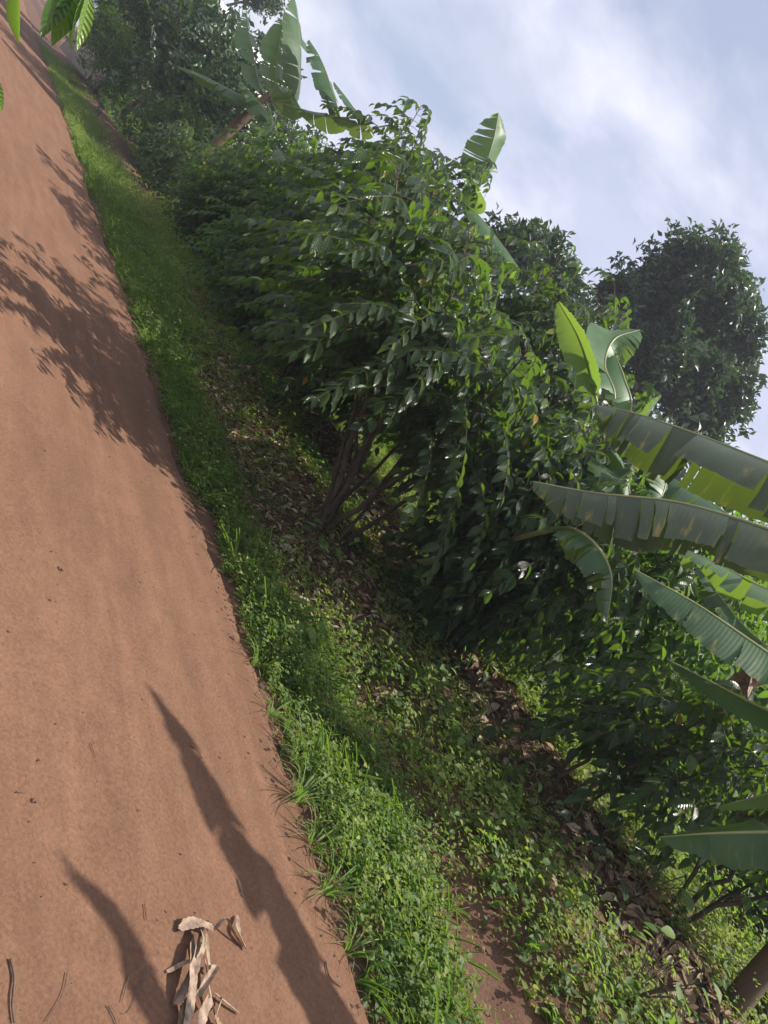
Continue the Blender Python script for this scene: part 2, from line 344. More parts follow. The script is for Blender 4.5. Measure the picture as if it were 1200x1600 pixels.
# ------------------------------------------------------------------ ground cover
T_W = leaf_template(2, 0.3, 0.25, 0.45, 0.8); T_C = leaf_template(6, 0.22, 0.22, 0.45, 0.85); T_CL = leaf_template(3, 0.25, 0.22, 0.45, 0.85)
T_G = leaf_template(4, 0.15, 0.55, 0.25, 0.5, 0.3)
def weeds(name, label, pts, hmin, hmax, lsize, per, mat, seed, tpl=T_W, spread=0.4):
    rs = np.random.RandomState(seed); n = len(pts); g = Geo()
    z = ground_z(pts[:, 0], pts[:, 1]); h = hmin + (hmax - hmin) * rs.rand(n) ** 1.4
    h = h * (0.25 + 3.2 * fbm(pts[:, 0] * 2.6, pts[:, 1] * 2.6, 3) ** 2)
    lean = rs.normal(0, spread, (n, 2)) * h[:, None]
    k = per; idx = np.repeat(np.arange(n), k); f = np.tile((np.arange(k) + 1) / k, n) * (0.85 + 0.3 * rs.rand(n * k))
    O = np.stack([pts[idx, 0] + lean[idx, 0] * f ** 1.5, pts[idx, 1] + lean[idx, 1] * f ** 1.5, z[idx] + h[idx] * f], -1)
    az = np.tile(np.arange(k) * 2.4, n) + rs.rand(n)[idx] * 6.28
    el = rs.normal(0.15, 0.35, n * k)
    D = np.stack([np.cos(az) * np.cos(el), np.sin(az) * np.cos(el), np.sin(el)], -1)
    Nn = np.stack([rs.normal(0, 0.3, n * k), rs.normal(0, 0.3, n * k), np.ones(n * k)], -1)
    L = lsize * (0.55 + 0.6 * rs.rand(n * k)) * (0.6 + 0.9 * rs.rand(n) ** 2)[idx]; pv = rs.rand(n)
    W_ = 0.55 + 0.25 * rs.rand(n * k); RR = np.clip(1.5 * (fbm(pts[:, 0] * 1.9 + 40, pts[:, 1] * 1.9, 3) - 0.22)[idx] * 0.6 + 0.25 * pv[idx] + 0.4 * rs.rand(n * k) - 0.02, 0, 1)
    near = np.hypot(O[:, 0], O[:, 1]) < 6.2
    for sel, tp in ((near, T_CL), (~near, tpl)):
        if sel.any(): leaves(g, tp, O[sel], D[sel], Nn[sel], L[sel], W_[sel], RR[sel])
    o = g.build(name, mat); return tag(o, label, kind='stuff')
def scatter(seed, n, p0, p1, q0, q1, keep=None, qpow=1.0):
    rs = np.random.RandomState(seed); p = p0 + (p1 - p0) * rs.rand(n); q = q0 + (q1 - q0) * rs.rand(n) ** qpow
    k = np.ones(n, bool) if keep is None else keep(p, q, rs)
    p, q = p[k], q[k]; return np.stack(pq2xy(p, q), -1)
def smooth(x, a, b): t = np.clip((x - a) / (b - a), 0, 1); return t * t * (3 - 2 * t)
def far_keep(p, q, rs): return (p > 7.5) | ((q > 11) & (p > 4.7))
def bare(p, q):      # open soil patch beyond the verge, near the viewer
    return np.exp(-(((p - 3.72) / 0.30) ** 2 + ((q - 1.25) / 0.75) ** 2) ** 2)
def verge_keep(p, q, rs):
    e = edge_at(q); d = p - e
    wd = 1.0 - 0.22 * smooth(q, 3.2, 4.2) * (1 - smooth(q, 7.6, 9.0)) + 0.5 * smooth(q, 8, 10); dens = smooth(d + 0.22 * (fbm(p * 7 + 2, q * 7, 2) - 0.37), -0.05, 0.12) * (1 - smooth(d, 0.70 * wd, 0.95 * wd) * 0.95) * (0.55 + 0.45 * smooth(fbm(p * 2, q * 2, 3), 0.3, 0.5))
    return rs.rand(len(p)) < dens * (1 - bare(p, q))
weeds('verge_weeds', 'low leafy green weeds along the road edge', scatter(1, 36000, 2.7, 4.3, -1.5, 36, verge_keep, 1.7), 0.04, 0.20, 0.032, 7, M['weed'], 2)
weeds('verge_herbs', 'pale fine herbs mixed into the verge', scatter(3, 26000, 2.7, 4.4, -1.5, 36, verge_keep, 1.7), 0.06, 0.24, 0.026, 9, M['weed_yellow'], 4)
def back_keep(p, q, rs):
    furrow = np.exp(-((p - 5.3 - 0.08 * np.sin(q)) / 0.27) ** 4)
    bank = np.exp(-((p - 4.12) / 0.36) ** 4) * smooth(q, 3.2, 4.0) * (1 - smooth(q, 7.6, 9.0))
    clump = smooth(fbm(p * 1.7 + 4, q * 1.7, 3), 0.30, 0.46)
    return rs.rand(len(p)) < (1 - 0.97 * furrow) * (1 - 0.62 * bank) * (0.45 + 0.55 * clump) * (1 - bare(p, q))
weeds('slope_weeds', 'yellow green leafy weeds covering the slope', scatter(5, 52000, 3.7, 11, -2, 17, back_keep), 0.05, 0.24, 0.040, 7, M['weed_yellow'], 6)
weeds('slope_herbs', 'darker green broad weeds on the slope', scatter(7, 9000, 3.8, 9.5, -2, 14, back_keep), 0.08, 0.34, 0.060, 7, M['weed'], 8)
weeds('far_undergrowth', 'tangled undergrowth behind the plants', scatter(9, 24000, 3.7, 24, -8, 40, far_keep), 0.15, 0.8, 0.11, 8, M['weed'], 10)
def grass(name, label, pts, h, seed, blades, mat=None):
    rs = np.random.RandomState(seed); n = len(pts); idx = np.repeat(np.arange(n), blades); k = len(idx); g = Geo()
    O = np.stack([pts[idx, 0] + rs.normal(0, 0.02, k), pts[idx, 1] + rs.normal(0, 0.02, k), ground_z(pts[idx, 0], pts[idx, 1])], -1)
    az = rs.rand(k) * 6.28; el = rs.uniform(0.7, 1.5, k)
    D = np.stack([np.cos(az) * np.cos(el), np.sin(az) * np.cos(el), np.sin(el)], -1)
    Nn = np.stack([-np.cos(az) * np.sin(el), -np.sin(az) * np.sin(el), np.cos(el)], -1)
    hh = h * (0.5 + rs.rand(n))[idx] * (0.6 + 0.6 * rs.rand(k))
    leaves(g, T_G, O, D, Nn, hh, 0.003 / hh + 0.008, rs.rand(k)); return g.build(name, mat or M['grass'])
tag(grass('verge_grass', 'fine grass blades growing through the verge weeds', scatter(11, 2600, 2.7, 3.9, -1.5, 18, verge_keep, 1.2), 0.15, 12, 7), kind='stuff')
# ------------------------------------------------------------------ litter
def litter(name, label, pts, seed, size):
    rs = np.random.RandomState(seed); n = len(pts); g = Geo(); z = ground_z(pts[:, 0], pts[:, 1]) + 0.014 + 0.03 * rs.rand(n); e_ = 0.06; gx_ = (ground_z(pts[:, 0] + e_, pts[:, 1]) - ground_z(pts[:, 0] - e_, pts[:, 1])) / (2 * e_); gy_ = (ground_z(pts[:, 0], pts[:, 1] + e_) - ground_z(pts[:, 0], pts[:, 1] - e_)) / (2 * e_)
    O = np.stack([pts[:, 0], pts[:, 1], z], -1); az = rs.rand(n) * 6.28; D = np.stack([np.cos(az), np.sin(az), gx_ * np.cos(az) + gy_ * np.sin(az) + rs.normal(0.05, 0.2, n)], -1)
    Nn = np.stack([rs.normal(0, .45, n) - gx_, rs.normal(0, .45, n) - gy_, np.ones(n)], -1)
    leaves(g, T_CL, O, D, Nn, size * (0.5 + rs.rand(n)), 0.25 + 0.35 * rs.rand(n), rs.rand(n)); return tag(g.build(name, M['dry']), label, kind='stuff')
def fur_keep(p, q, rs): return rs.rand(len(p)) < np.exp(-((p - 5.40 - 0.08 * np.sin(q)) / 0.26) ** 2) + 0.05
litter('leaf_litter', 'brown dry leaves lying along the furrow', scatter(21, 16000, 4.2, 6.2, -2, 9, fur_keep), 22, 0.10)
litter('bank_litter', 'dead leaves strewn over the shaded soil bank', scatter(23, 3200, 3.6, 4.7, 3.0, 9.5), 24, 0.075)
rs = np.random.RandomState(31); g = Geo()
def clods(g, P, S, rs):
    ico = np.array([[x, y, z] for z in (-.6, .6) for x, y in ((1, 0), (.3, .95), (-.8, .6), (-.8, -.6), (.3, -.95))]); ico = np.concatenate([ico, [[0, 0, 1]]])
    F = [[i, (i + 1) % 5, 5 + (i + 1) % 5, 5 + i] for i in range(5)] + [[5, 6, 7, 10], [7, 8, 9, 10], [9, 5, 10, 10][:3] + [10]]
    F = np.array([f for f in F if len(set(f)) == 4]); n = len(P)
    V = P[:, None] + S[:, None, None] * (ico[None] * (0.7 + 0.6 * rs.rand(n, 11, 1)) * rs.uniform(0.5, 1.2, (n, 1, 3)))
    g.add(V.reshape(-1, 3), (np.arange(n)[:, None, None] * 11 + F[None]).reshape(-1, 4))
n = 5200; q = -1.2 + 13 * rs.rand(n) ** 1.3; p = np.where(rs.rand(n) < 0.55, edge_at(q) - np.abs(rs.normal(0, 0.12, n)), rs.uniform(-1.2, 2.8, n))
x, y = pq2xy(p, q); P = np.stack([x, y, road_z(p, q, x, y) + 0.001], -1)
clods(g, P, 0.0015 + 0.0055 * rs.rand(n) ** 4, rs)
tag(g.build('road_crumbs', M['stone'], smooth=False), 'small earth crumbs and grit on the dirt road', kind='stuff')
n = 1500; q = -1.5 + 4.5 * rs.rand(n); p = rs.uniform(3.4, 4.4, n); x, y = pq2xy(p, q); g = Geo()
clods(g, np.stack([x, y, ground_z(x, y)], -1), 0.004 + 0.02 * rs.rand(n) ** 3, rs)
tag(g.build('soil_clods', M['stone'], smooth=False), 'brown soil clods on the open earth patch', kind='stuff')

# ------------------------------------------------------------------ coffee shrubs
def coffee(base, H, spread, nst, seed, label, leaf=0.16, mat='coffee', lean=(0, 0), f0=0.22, blen=1.0, step=0.12, group='coffee shrubs along the road', name='coffee_shrub', tpl=None, droop=0.45):
    rs = np.random.RandomState(seed); x0, y0 = base[0], base[1]; z0 = gz(x0, y0) - 0.03
    root = thing(name, (x0, y0, z0), label, 'shrub', group)
    og = Geo(); O = []; D = []; Nn = []; L = []; R = []; bg_ = Geo()
    for k in range(nst):
        a = k / nst * 6.283 + rs.rand() * 0.9; rad = spread * (0.30 + 0.35 * rs.rand()) * (0.25 if k == 0 else 1)
        b0 = np.array([x0 + 0.06 * math.cos(a), y0 + 0.06 * math.sin(a), z0]); hh = H * (0.80 + 0.2 * rs.rand()) * (1 if k == 0 else 0.93)
        tip = b0 + np.array([rad * math.cos(a) + lean[0], rad * math.sin(a) + lean[1], hh])
        mid = b0 * 0.55 + tip * 0.45 + np.array([0.12 * math.cos(a + 1), 0.12 * math.sin(a + 1), 0.18 * hh])
        P = bez(b0, mid, tip, 14); sg = Geo(); P[1:-1] += rs.normal(0, 0.018, (12, 3)); b0j = rs.normal(0, 0.09, 2); P[:, 0] += b0j[0] * np.linspace(1, 0, 14); P[:, 1] += b0j[1] * np.linspace(1, 0, 14); tube(sg, P, np.linspace(0.028, 0.006, 14) * (H / 3) ** 0.5 * rs.uniform(0.6, 1.1), 7, 0.5, 0.2, rs)
        sg.build('stem', M['bark'], root)
        ln = np.linalg.norm(tip - b0); m_ = int(ln * (1 - f0) / step)
        for i in range(m_):
            f = f0 + (1 - f0) * (i + rs.rand() * 0.6) / m_; s0 = P[0] * 0 + (P[min(13, int(f * 13))] * (1 - (f * 13) % 1) + P[min(13, int(f * 13) + 1)] * ((f * 13) % 1))
            for sgn in (0, 3.14159):
                if rs.rand() < 0.08: continue
                az = i * 1.85 + sgn + rs.normal(0, 0.3) + k; ll = blen * spread * 0.62 * (0.35 + 0.75 * math.sin(math.pi * (0.16 + 0.72 * (1 - f)) )) * (0.7 + 0.5 * rs.rand()) * (0.62 if f > 0.86 else 1)
                dr = np.array([math.cos(az), math.sin(az), 0.0]); rise = 0.35 + 0.3 * rs.rand() + 0.5 * (f > 0.93)
                nn = max(4, int(ll / 0.062)); t = np.linspace(0, 1, nn + 1); sw = rs.normal(0, 0.12)
                perp = np.array([-dr[1], dr[0], 0])
                Q = s0 + dr * (t * ll)[:, None] + perp * (sw * t * t * ll)[:, None] + np.array([0, 0, 1]) * ((rise * t - (rise + droop * (0.5 + rs.rand())) * t * t) * ll)[:, None]
                tube(bg_, Q, np.linspace(0.0045, 0.0015, nn + 1), 3)
                T = np.gradient(Q, axis=0); T = nrm(T)
                for j in range(1 if nn < 6 else 2, nn + 1):
                    if rs.rand() < 0.08: continue
                    for sd_ in (-1, 1):
                        side = perp * sd_; fw = 0.55 + 0.3 * rs.rand() + (1.2 if j == nn else 0)
                        d = side * (0.95) + T[j] * fw + np.array([0, 0, -0.15 - 0.75 * rs.rand()]) + rs.normal(0, 0.22, 3)
                        O.append(Q[j]); D.append(d); Nn.append(np.array([0, 0, 1.0]) + dr * 0.25 + rs.normal(0, 0.32, 3))
                        L.append(leaf * (0.52 + 0.5 * rs.rand()) * (0.75 if j == nn else 1)); young = (j >= nn - 1) and ll > 0.3
                        R.append(np.clip(rs.rand() * 0.75 + (0.3 * rs.rand() if young else 0) + (0.10 if f > .85 else 0), 0, 1))
    bg_.build('twigs', M['twigbark'], root)
    leaves(og, tpl or T_C, np.array(O), np.array(D), np.array(Nn), np.array(L), 0.42 + 0.12 * rs.rand(len(L)), np.array(R))
    og.build('foliage', M[mat], root)
    return root, len(O)
A = gp(510, 830)
print('A base', A, xy2pq(A.x, A.y))
tot = 0
CF = [
 ((A.x, A.y), 2.75, 2.0, 10, 101, 'large dark coffee shrub in the middle, its bare stems fanning up beside the soil bank', 0.152, 'coffee', (-0.7, -0.1)),
 (pq2xy(4.65, 7.9), 2.8, 1.75, 9, 102, 'broad coffee shrub overhanging the dark bank left of the fanning stems', 0.175, 'coffee', (0.0, 0.0)),
 (pq2xy(5.2, 9.5), 4.1, 1.9, 9, 103, 'tall coffee tree behind the middle shrub, its dark top against the clouds', 0.17, 'coffee', (0, 0)),
 (pq2xy(5.5, 11.2), 4.4, 1.8, 9, 112, 'dark coffee tree left of the tallest one, below the far banana leaves', 0.17, 'coffee', (0, 0)),
 (pq2xy(6.1, 7.2), 3.8, 1.7, 7, 104, 'coffee tree with bright glinting top between the tall one and the banana clump', 0.16, 'coffee', (0, 0)),
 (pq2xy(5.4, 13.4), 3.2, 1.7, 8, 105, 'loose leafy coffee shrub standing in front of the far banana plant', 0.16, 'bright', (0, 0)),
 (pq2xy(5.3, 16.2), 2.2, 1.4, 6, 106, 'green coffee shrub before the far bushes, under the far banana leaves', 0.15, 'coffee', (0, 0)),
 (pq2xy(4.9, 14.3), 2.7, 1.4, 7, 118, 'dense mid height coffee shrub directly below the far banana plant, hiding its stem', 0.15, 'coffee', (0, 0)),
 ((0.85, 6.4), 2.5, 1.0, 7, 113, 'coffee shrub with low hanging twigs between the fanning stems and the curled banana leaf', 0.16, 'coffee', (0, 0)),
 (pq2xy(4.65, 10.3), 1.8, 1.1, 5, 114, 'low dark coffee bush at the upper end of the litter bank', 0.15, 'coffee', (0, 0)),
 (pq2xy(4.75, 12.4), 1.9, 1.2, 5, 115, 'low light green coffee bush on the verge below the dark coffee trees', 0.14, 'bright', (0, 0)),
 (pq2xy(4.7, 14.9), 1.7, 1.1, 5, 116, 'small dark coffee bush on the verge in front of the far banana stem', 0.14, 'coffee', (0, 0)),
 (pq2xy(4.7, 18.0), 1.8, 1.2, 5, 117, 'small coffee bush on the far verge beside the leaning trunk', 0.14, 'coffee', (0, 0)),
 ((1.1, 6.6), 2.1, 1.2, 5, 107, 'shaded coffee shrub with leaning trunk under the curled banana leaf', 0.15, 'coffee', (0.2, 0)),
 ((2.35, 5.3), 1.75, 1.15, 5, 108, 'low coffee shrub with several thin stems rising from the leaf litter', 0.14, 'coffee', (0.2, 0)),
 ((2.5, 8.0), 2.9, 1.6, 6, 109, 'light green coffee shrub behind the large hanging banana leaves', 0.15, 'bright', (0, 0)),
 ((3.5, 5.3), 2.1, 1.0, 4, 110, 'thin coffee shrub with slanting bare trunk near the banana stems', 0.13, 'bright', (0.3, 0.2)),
 ((0.9, 8.8), 2.9, 1.4, 5, 111, 'coffee shrub filling the gap behind the middle shrub', 0.15, 'coffee', (0, 0)),
]
for b, H, sp, ns, sd0, lab, lf, mt, ln in CF:
    far = b[1] > 8.5
    r, c = coffee(b, H, sp, ns, sd0, lab, lf, mt, ln, tpl=T_CL if far else T_C, droop=0.3 if sd0 in (101, 104) else 0.45, f0=0.43 if sd0 == 101 else 0.5 if sd0 in ( 103, 104, 111) else 0.24 if sd0 == 102 else 0.12 if sd0 in (118, 113, 114, 115, 116, 117) else 0.34 if sd0 in (108, 110, 107) else 0.2, blen=0.82, step=0.10 if far else 0.082); tot += c
print('coffee leaves', tot)
A2 = gp(850, 1290); print('D', A2)

# ------------------------------------------------------------------ banana plants
def catmull(P, n):
    P = [np.array(p, float) for p in P]; P = [2 * P[0] - P[1]] + P + [2 * P[-1] - P[-2]]; out = []
    m_ = len(P) - 3; per = max(2, n // m_)
    for i in range(m_):
        a, b, c, d = P[i:i + 4]
        for t in np.linspace(0, 1, per, endpoint=(i == m_ - 1)):
            out.append(0.5 * ((2 * b) + (c - a) * t + (2 * a - 5 * b + 4 * c - d) * t * t + (-a + 3 * b - 3 * c + d) * t ** 3))
    return np.array(out)
def banana_leaf(parent, ctrl, W, mat, seed, fold=(0.5, 0.5), tear=0.35, petiole=0.14, twist=0.0, ribr=0.016, curl=0.6, name='leaf', upv=(0, 0, 1), label=None):
    """ctrl: from the stem to the tip. A midrib, and a blade on each side torn into strips along the veins."""
    rs = np.random.RandomState(seed); C = catmull(ctrl, 90); n = len(C)
    T = nrm(np.gradient(C, axis=0)); up = np.array(upv, float)
    S = nrm(np.cross(T, up)); Nn = np.cross(S, T)
    if twist:
        S, Nn = S * math.cos(twist) + Nn * math.sin(twist), -S * math.sin(twist) + Nn * math.cos(twist)
    t = np.linspace(0, 1, n); tb = np.clip((t - petiole) / (1 - petiole), 0, 1)
    w = W * np.clip(tb / 0.12, 0, 1) ** 0.6 * np.clip((1 - tb) / 0.38, 0, 1) ** 0.55
    g = Geo(); i0 = int(petiole * n) + 1
    for si, sg in enumerate((-1, 1)):
        i = i0
        while i < n - 1:
            ln = int(2 + rs.exponential(2.0 / max(tear, 0.02))); j = min(n - 1, i + ln); fo = fold[si] + rs.normal(0, 0.10 + 0.25 * tear)
            rows = []; K = 5
            ii = np.arange(i, j + 1)
            for k in range(K):
                u = k / (K - 1); ang = fo * (0.55 + curl * u)
                side = sg * S[ii] * np.cos(ang)[..., None] if np.ndim(ang) else sg * S[ii] * math.cos(ang)
                v = side - Nn[ii] * math.sin(ang)
                fwd = T[ii] * (0.10 * u)
                ww = w[ii] * (1 - 0.04 * rs.rand())
                pt = C[ii] + (v + fwd) * (ww * u)[:, None]
                if k == K - 1: pt = pt + rs.normal(0, 0.004, pt.shape)
                gap = 0.006 * u * (ln < 40)
                sh = np.zeros(len(ii)); sh[0] = gap; sh[-1] = -gap; pt = pt + T[ii] * sh[:, None] * rs.uniform(0.3, 2.5)
                rows.append(pt)
            V = np.stack(rows, 1); a, b = V.shape[:2]
            U = np.stack([np.broadcast_to(sg * np.linspace(0, 1, b)[None], (a, b)), np.broadcast_to(t[ii][:, None], (a, b))], -1)
            q = np.arange(a - 1)[:, None] * b; r_ = np.arange(b - 1)[None]
            F = np.stack([q + r_, q + r_ + 1, q + r_ + b + 1, q + r_ + b], -1).reshape(-1, 4)
            g.add(V.reshape(-1, 3), F, U.reshape(-1, 2), float(seed % 17) + 0.1)
            i = j
    o = g.build(name, M[mat], parent)
    if label: o['label'] = label
    rg = Geo(); tube(rg, C + Nn * -0.001, ribr * (1 - 0.85 * t) + 0.0015, 7); rg.build('midrib', M['rib'], o, origin=parent.location)
    return o
def stem(parent, top, r0, r1, seed, mat='sheath'):
    rs = np.random.RandomState(seed); b = np.array(parent.location) - np.array([0, 0, 0.05]); t_ = np.array(top)
    P = bez(b, (b + t_) / 2 + np.array([rs.normal(0, .06), rs.normal(0, .06), 0]), t_, 16); g = Geo()
    tube(g, P, np.linspace(r0, r1, 16), 14, 0.5, 0.05, rs); g.build('pseudostem', M[mat], parent)
def free_banana(base, hs, labels, seed, nl=7, L=1.9, W=0.26, mat='banana_far', tear=0.3, group='banana plants', skip=()):
    rs = np.random.RandomState(seed); root = thing('banana_plant', (base[0], base[1], gz(*base)), labels, 'banana plant', group)
    top = np.array([base[0] + rs.normal(0, .1), base[1] + rs.normal(0, .1), root.location.z + hs]); stem(root, top, 0.11, 0.05, seed)
    for k in range(nl):
        az = k * 2.4 + rs.rand() * 0.5 + seed; up = 1.15 - 0.9 * (k / nl); ll = L * (0.8 + 0.35 * rs.rand())
        d = np.array([math.cos(az), math.sin(az), 0])
        c = [top - [0, 0, 0.25], top + d * ll * 0.22 * math.cos(up) + [0, 0, ll * 0.30 * math.sin(up) + .1], top + d * ll * 0.6 * (0.35 + 0.65 * math.cos(up)) + [0, 0, ll * (0.62 * math.sin(up))], top + d * ll * (0.3 + 0.7 * math.cos(up)) + [0, 0, ll * (0.95 * math.sin(up) - 0.45 * (1 - math.sin(up)))]]
        if k == 0: c = [top - [0, 0, 0.25], top + [0, 0, 0.3], top + [0.03, 0, 0.9], top + d * 0.15 + [0, 0, 1.3]]
        banana_leaf(root, c, W * (0.9 + 0.2 * rs.rand()), mat, seed * 31 + k, (0.35 + 0.3 * rs.rand(), 0.3 + 0.3 * rs.rand()), tear, ribr=0.013)
    return root
def custom_banana(base, top, lab, seed, specs, group='banana plants', r=(0.13, 0.07)):
    root = thing('banana_plant', (base[0], base[1], gz(base[0], base[1])), lab, 'banana plant', group)
    if top is not None: stem(root, top, r[0], r[1], seed)
    for i, sp in enumerate(specs):
        pts = [np.array(at(*c)) if len(c) == 3 and c[0] > 40 else np.array(c[1:]) for c in sp['c']]
        if top is not None and not sp.get('nojoin'): pts = [np.array(top) - [0, 0, 0.1]] + pts
        banana_leaf(root, pts, sp['W'], sp.get('m', 'banana'), seed * 13 + i, sp.get('f', (0.5, 0.5)), sp.get('t', 0.3), sp.get('p', 0.14), sp.get('tw', 0.0), sp.get('r', 0.016), sp.get('cu', 0.6), upv=sp.get('up', (0, 0, 1)), label=sp.get('lab'))
    return root
# near plant at the right: two big ageing leaves sweep in from above
topA = (4.0, 5.0, 3.65)
custom_banana((4.25, 5.1), topA, 'near banana plant at right with two huge streaked leaves hanging across the view', 7, [
  dict(c=[(1400, 800, 5.25), (1200, 722, 5.49), (1080, 675, 5.73), (990, 645, 5.86), (930, 632, 5.98)], W=0.43, m='banana_old', f=(1.15, 1.25), t=0.55, cu=0.35, p=0.16, lab='broad grey green leaf with a torn brown tip'),
  dict(c=[(1420, 905, 4.76), (1200, 826, 4.88), (1060, 785, 5.00), (930, 770, 5.06), (832, 752, 5.12)], W=0.36, m='banana_old', f=(1.2, 1.3), t=0.7, cu=0.3, p=0.16, lab='long dark leaf with yellow streaks along its torn lower edge'),
  dict(c=[(1330, 900, 6.22), (1180, 830, 6.47), (1080, 765, 6.71), (1000, 722, 6.83)], W=0.36, m='banana', f=(0.9, 1.1), t=0.4, cu=0.5),
  dict(c=[(1400, 985, 5.49), (1210, 925, 5.73), (1120, 880, 5.86), (1050, 850, 5.98)], W=0.31, m='banana_far', f=(0.5, 0.6), t=0.4, cu=0.4),
  dict(c=[(1380, 1060, 5.12), (1200, 1010, 5.37), (1085, 880, 5.73)], W=0.26, m='banana', f=(0.5, 0.6), t=0.3),
], r=(0.11, 0.06))
topB = (3.5, 5.0, 2.35)
custom_banana((3.8, 4.75), topB, 'banana plant in the lower right corner with dark smooth leaves pointing left', 9, [
  dict(c=[(1300, 1085, 4.38), (1200, 1020, 4.38), (1090, 945, 4.42), (992, 890, 4.48)], W=0.24, f=(0.35, 0.55), t=0.03, tw=0.5, p=0.1),
  dict(c=[(1300, 1150, 4.48), (1200, 1110, 4.48), (1110, 1065, 4.53), (1043, 1030, 4.58)], W=0.17, f=(0.2, 0.7), t=0.03, tw=0.5, p=0.1),
  dict(c=[(1290, 1215, 4.68), (1200, 1240, 4.68), (1115, 1262, 4.68)], W=0.14, m='banana_far', f=(0.3, 0.6), t=0.05, p=0.1),
  dict(c=[(1300, 1300, 4.27), (1200, 1300, 4.27), (1110, 1302, 4.32), (1030, 1308, 4.38)], W=0.19, f=(0.3, 0.5), t=0.04, tw=0.6, p=0.1),
], r=(0.085, 0.05))
# curled leaf with the yellow stalk, from the shaded plant behind the big shrub
topC = np.array(at(785, 838, 6.3))
custom_banana((topC[0] + 0.2, topC[1] + 0.3), tuple(topC), 'shaded banana plant with a yellow stalk and one leaf curling over', 11, [
  dict(c=[(845, 832, 5.5), (890, 826, 5.1), (930, 850, 4.9), (955, 900, 4.85), (948, 975, 4.8)], W=0.20, m='banana', f=(0.9, 0.9), t=0.5, p=0.3, r=0.02, cu=0.4, nojoin=False),
], r=(0.06, 0.035))
# middle banana clump in front of the dark tree
topD = np.array(at(960, 690, 7.20)); 
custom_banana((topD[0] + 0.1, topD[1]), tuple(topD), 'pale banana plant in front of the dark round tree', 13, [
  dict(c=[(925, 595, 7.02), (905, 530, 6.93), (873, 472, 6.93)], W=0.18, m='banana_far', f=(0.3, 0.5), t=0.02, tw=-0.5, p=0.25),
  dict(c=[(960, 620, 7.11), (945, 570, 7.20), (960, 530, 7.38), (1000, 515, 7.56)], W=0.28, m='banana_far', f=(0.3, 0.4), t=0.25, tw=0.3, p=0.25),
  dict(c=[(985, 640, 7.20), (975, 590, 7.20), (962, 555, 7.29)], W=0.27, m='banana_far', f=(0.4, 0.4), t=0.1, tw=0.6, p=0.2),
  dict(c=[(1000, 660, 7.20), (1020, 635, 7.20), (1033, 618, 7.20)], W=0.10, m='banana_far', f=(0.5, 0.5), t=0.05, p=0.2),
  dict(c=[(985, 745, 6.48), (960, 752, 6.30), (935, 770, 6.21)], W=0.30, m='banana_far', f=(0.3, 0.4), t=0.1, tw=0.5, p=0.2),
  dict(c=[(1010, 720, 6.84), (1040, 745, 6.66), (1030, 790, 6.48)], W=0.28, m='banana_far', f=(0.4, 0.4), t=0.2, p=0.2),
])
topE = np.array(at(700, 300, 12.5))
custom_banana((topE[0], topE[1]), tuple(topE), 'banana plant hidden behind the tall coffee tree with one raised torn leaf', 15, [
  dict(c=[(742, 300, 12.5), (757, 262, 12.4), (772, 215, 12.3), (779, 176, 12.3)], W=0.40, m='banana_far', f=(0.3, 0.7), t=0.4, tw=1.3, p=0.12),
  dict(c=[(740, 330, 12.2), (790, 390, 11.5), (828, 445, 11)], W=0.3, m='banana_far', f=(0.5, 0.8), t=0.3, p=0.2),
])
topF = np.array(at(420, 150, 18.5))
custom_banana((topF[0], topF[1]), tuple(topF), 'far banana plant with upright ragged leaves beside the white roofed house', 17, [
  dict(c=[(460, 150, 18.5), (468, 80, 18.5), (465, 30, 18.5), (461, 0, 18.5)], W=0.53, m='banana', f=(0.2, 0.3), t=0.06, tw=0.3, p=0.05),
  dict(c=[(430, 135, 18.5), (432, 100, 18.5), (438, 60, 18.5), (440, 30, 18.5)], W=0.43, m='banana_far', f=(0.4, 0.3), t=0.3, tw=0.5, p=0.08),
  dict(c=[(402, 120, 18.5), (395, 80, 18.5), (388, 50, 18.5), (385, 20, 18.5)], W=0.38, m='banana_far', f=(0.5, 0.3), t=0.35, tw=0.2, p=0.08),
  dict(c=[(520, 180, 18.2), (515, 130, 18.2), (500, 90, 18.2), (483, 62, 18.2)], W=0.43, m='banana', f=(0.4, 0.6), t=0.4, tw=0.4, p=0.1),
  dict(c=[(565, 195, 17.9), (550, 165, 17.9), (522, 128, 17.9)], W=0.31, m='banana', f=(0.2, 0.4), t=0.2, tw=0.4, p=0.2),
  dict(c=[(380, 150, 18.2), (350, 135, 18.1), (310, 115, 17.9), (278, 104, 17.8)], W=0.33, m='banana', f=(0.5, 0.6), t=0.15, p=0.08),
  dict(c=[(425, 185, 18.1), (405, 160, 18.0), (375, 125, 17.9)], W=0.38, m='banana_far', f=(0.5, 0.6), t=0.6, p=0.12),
], r=(0.15, 0.1))

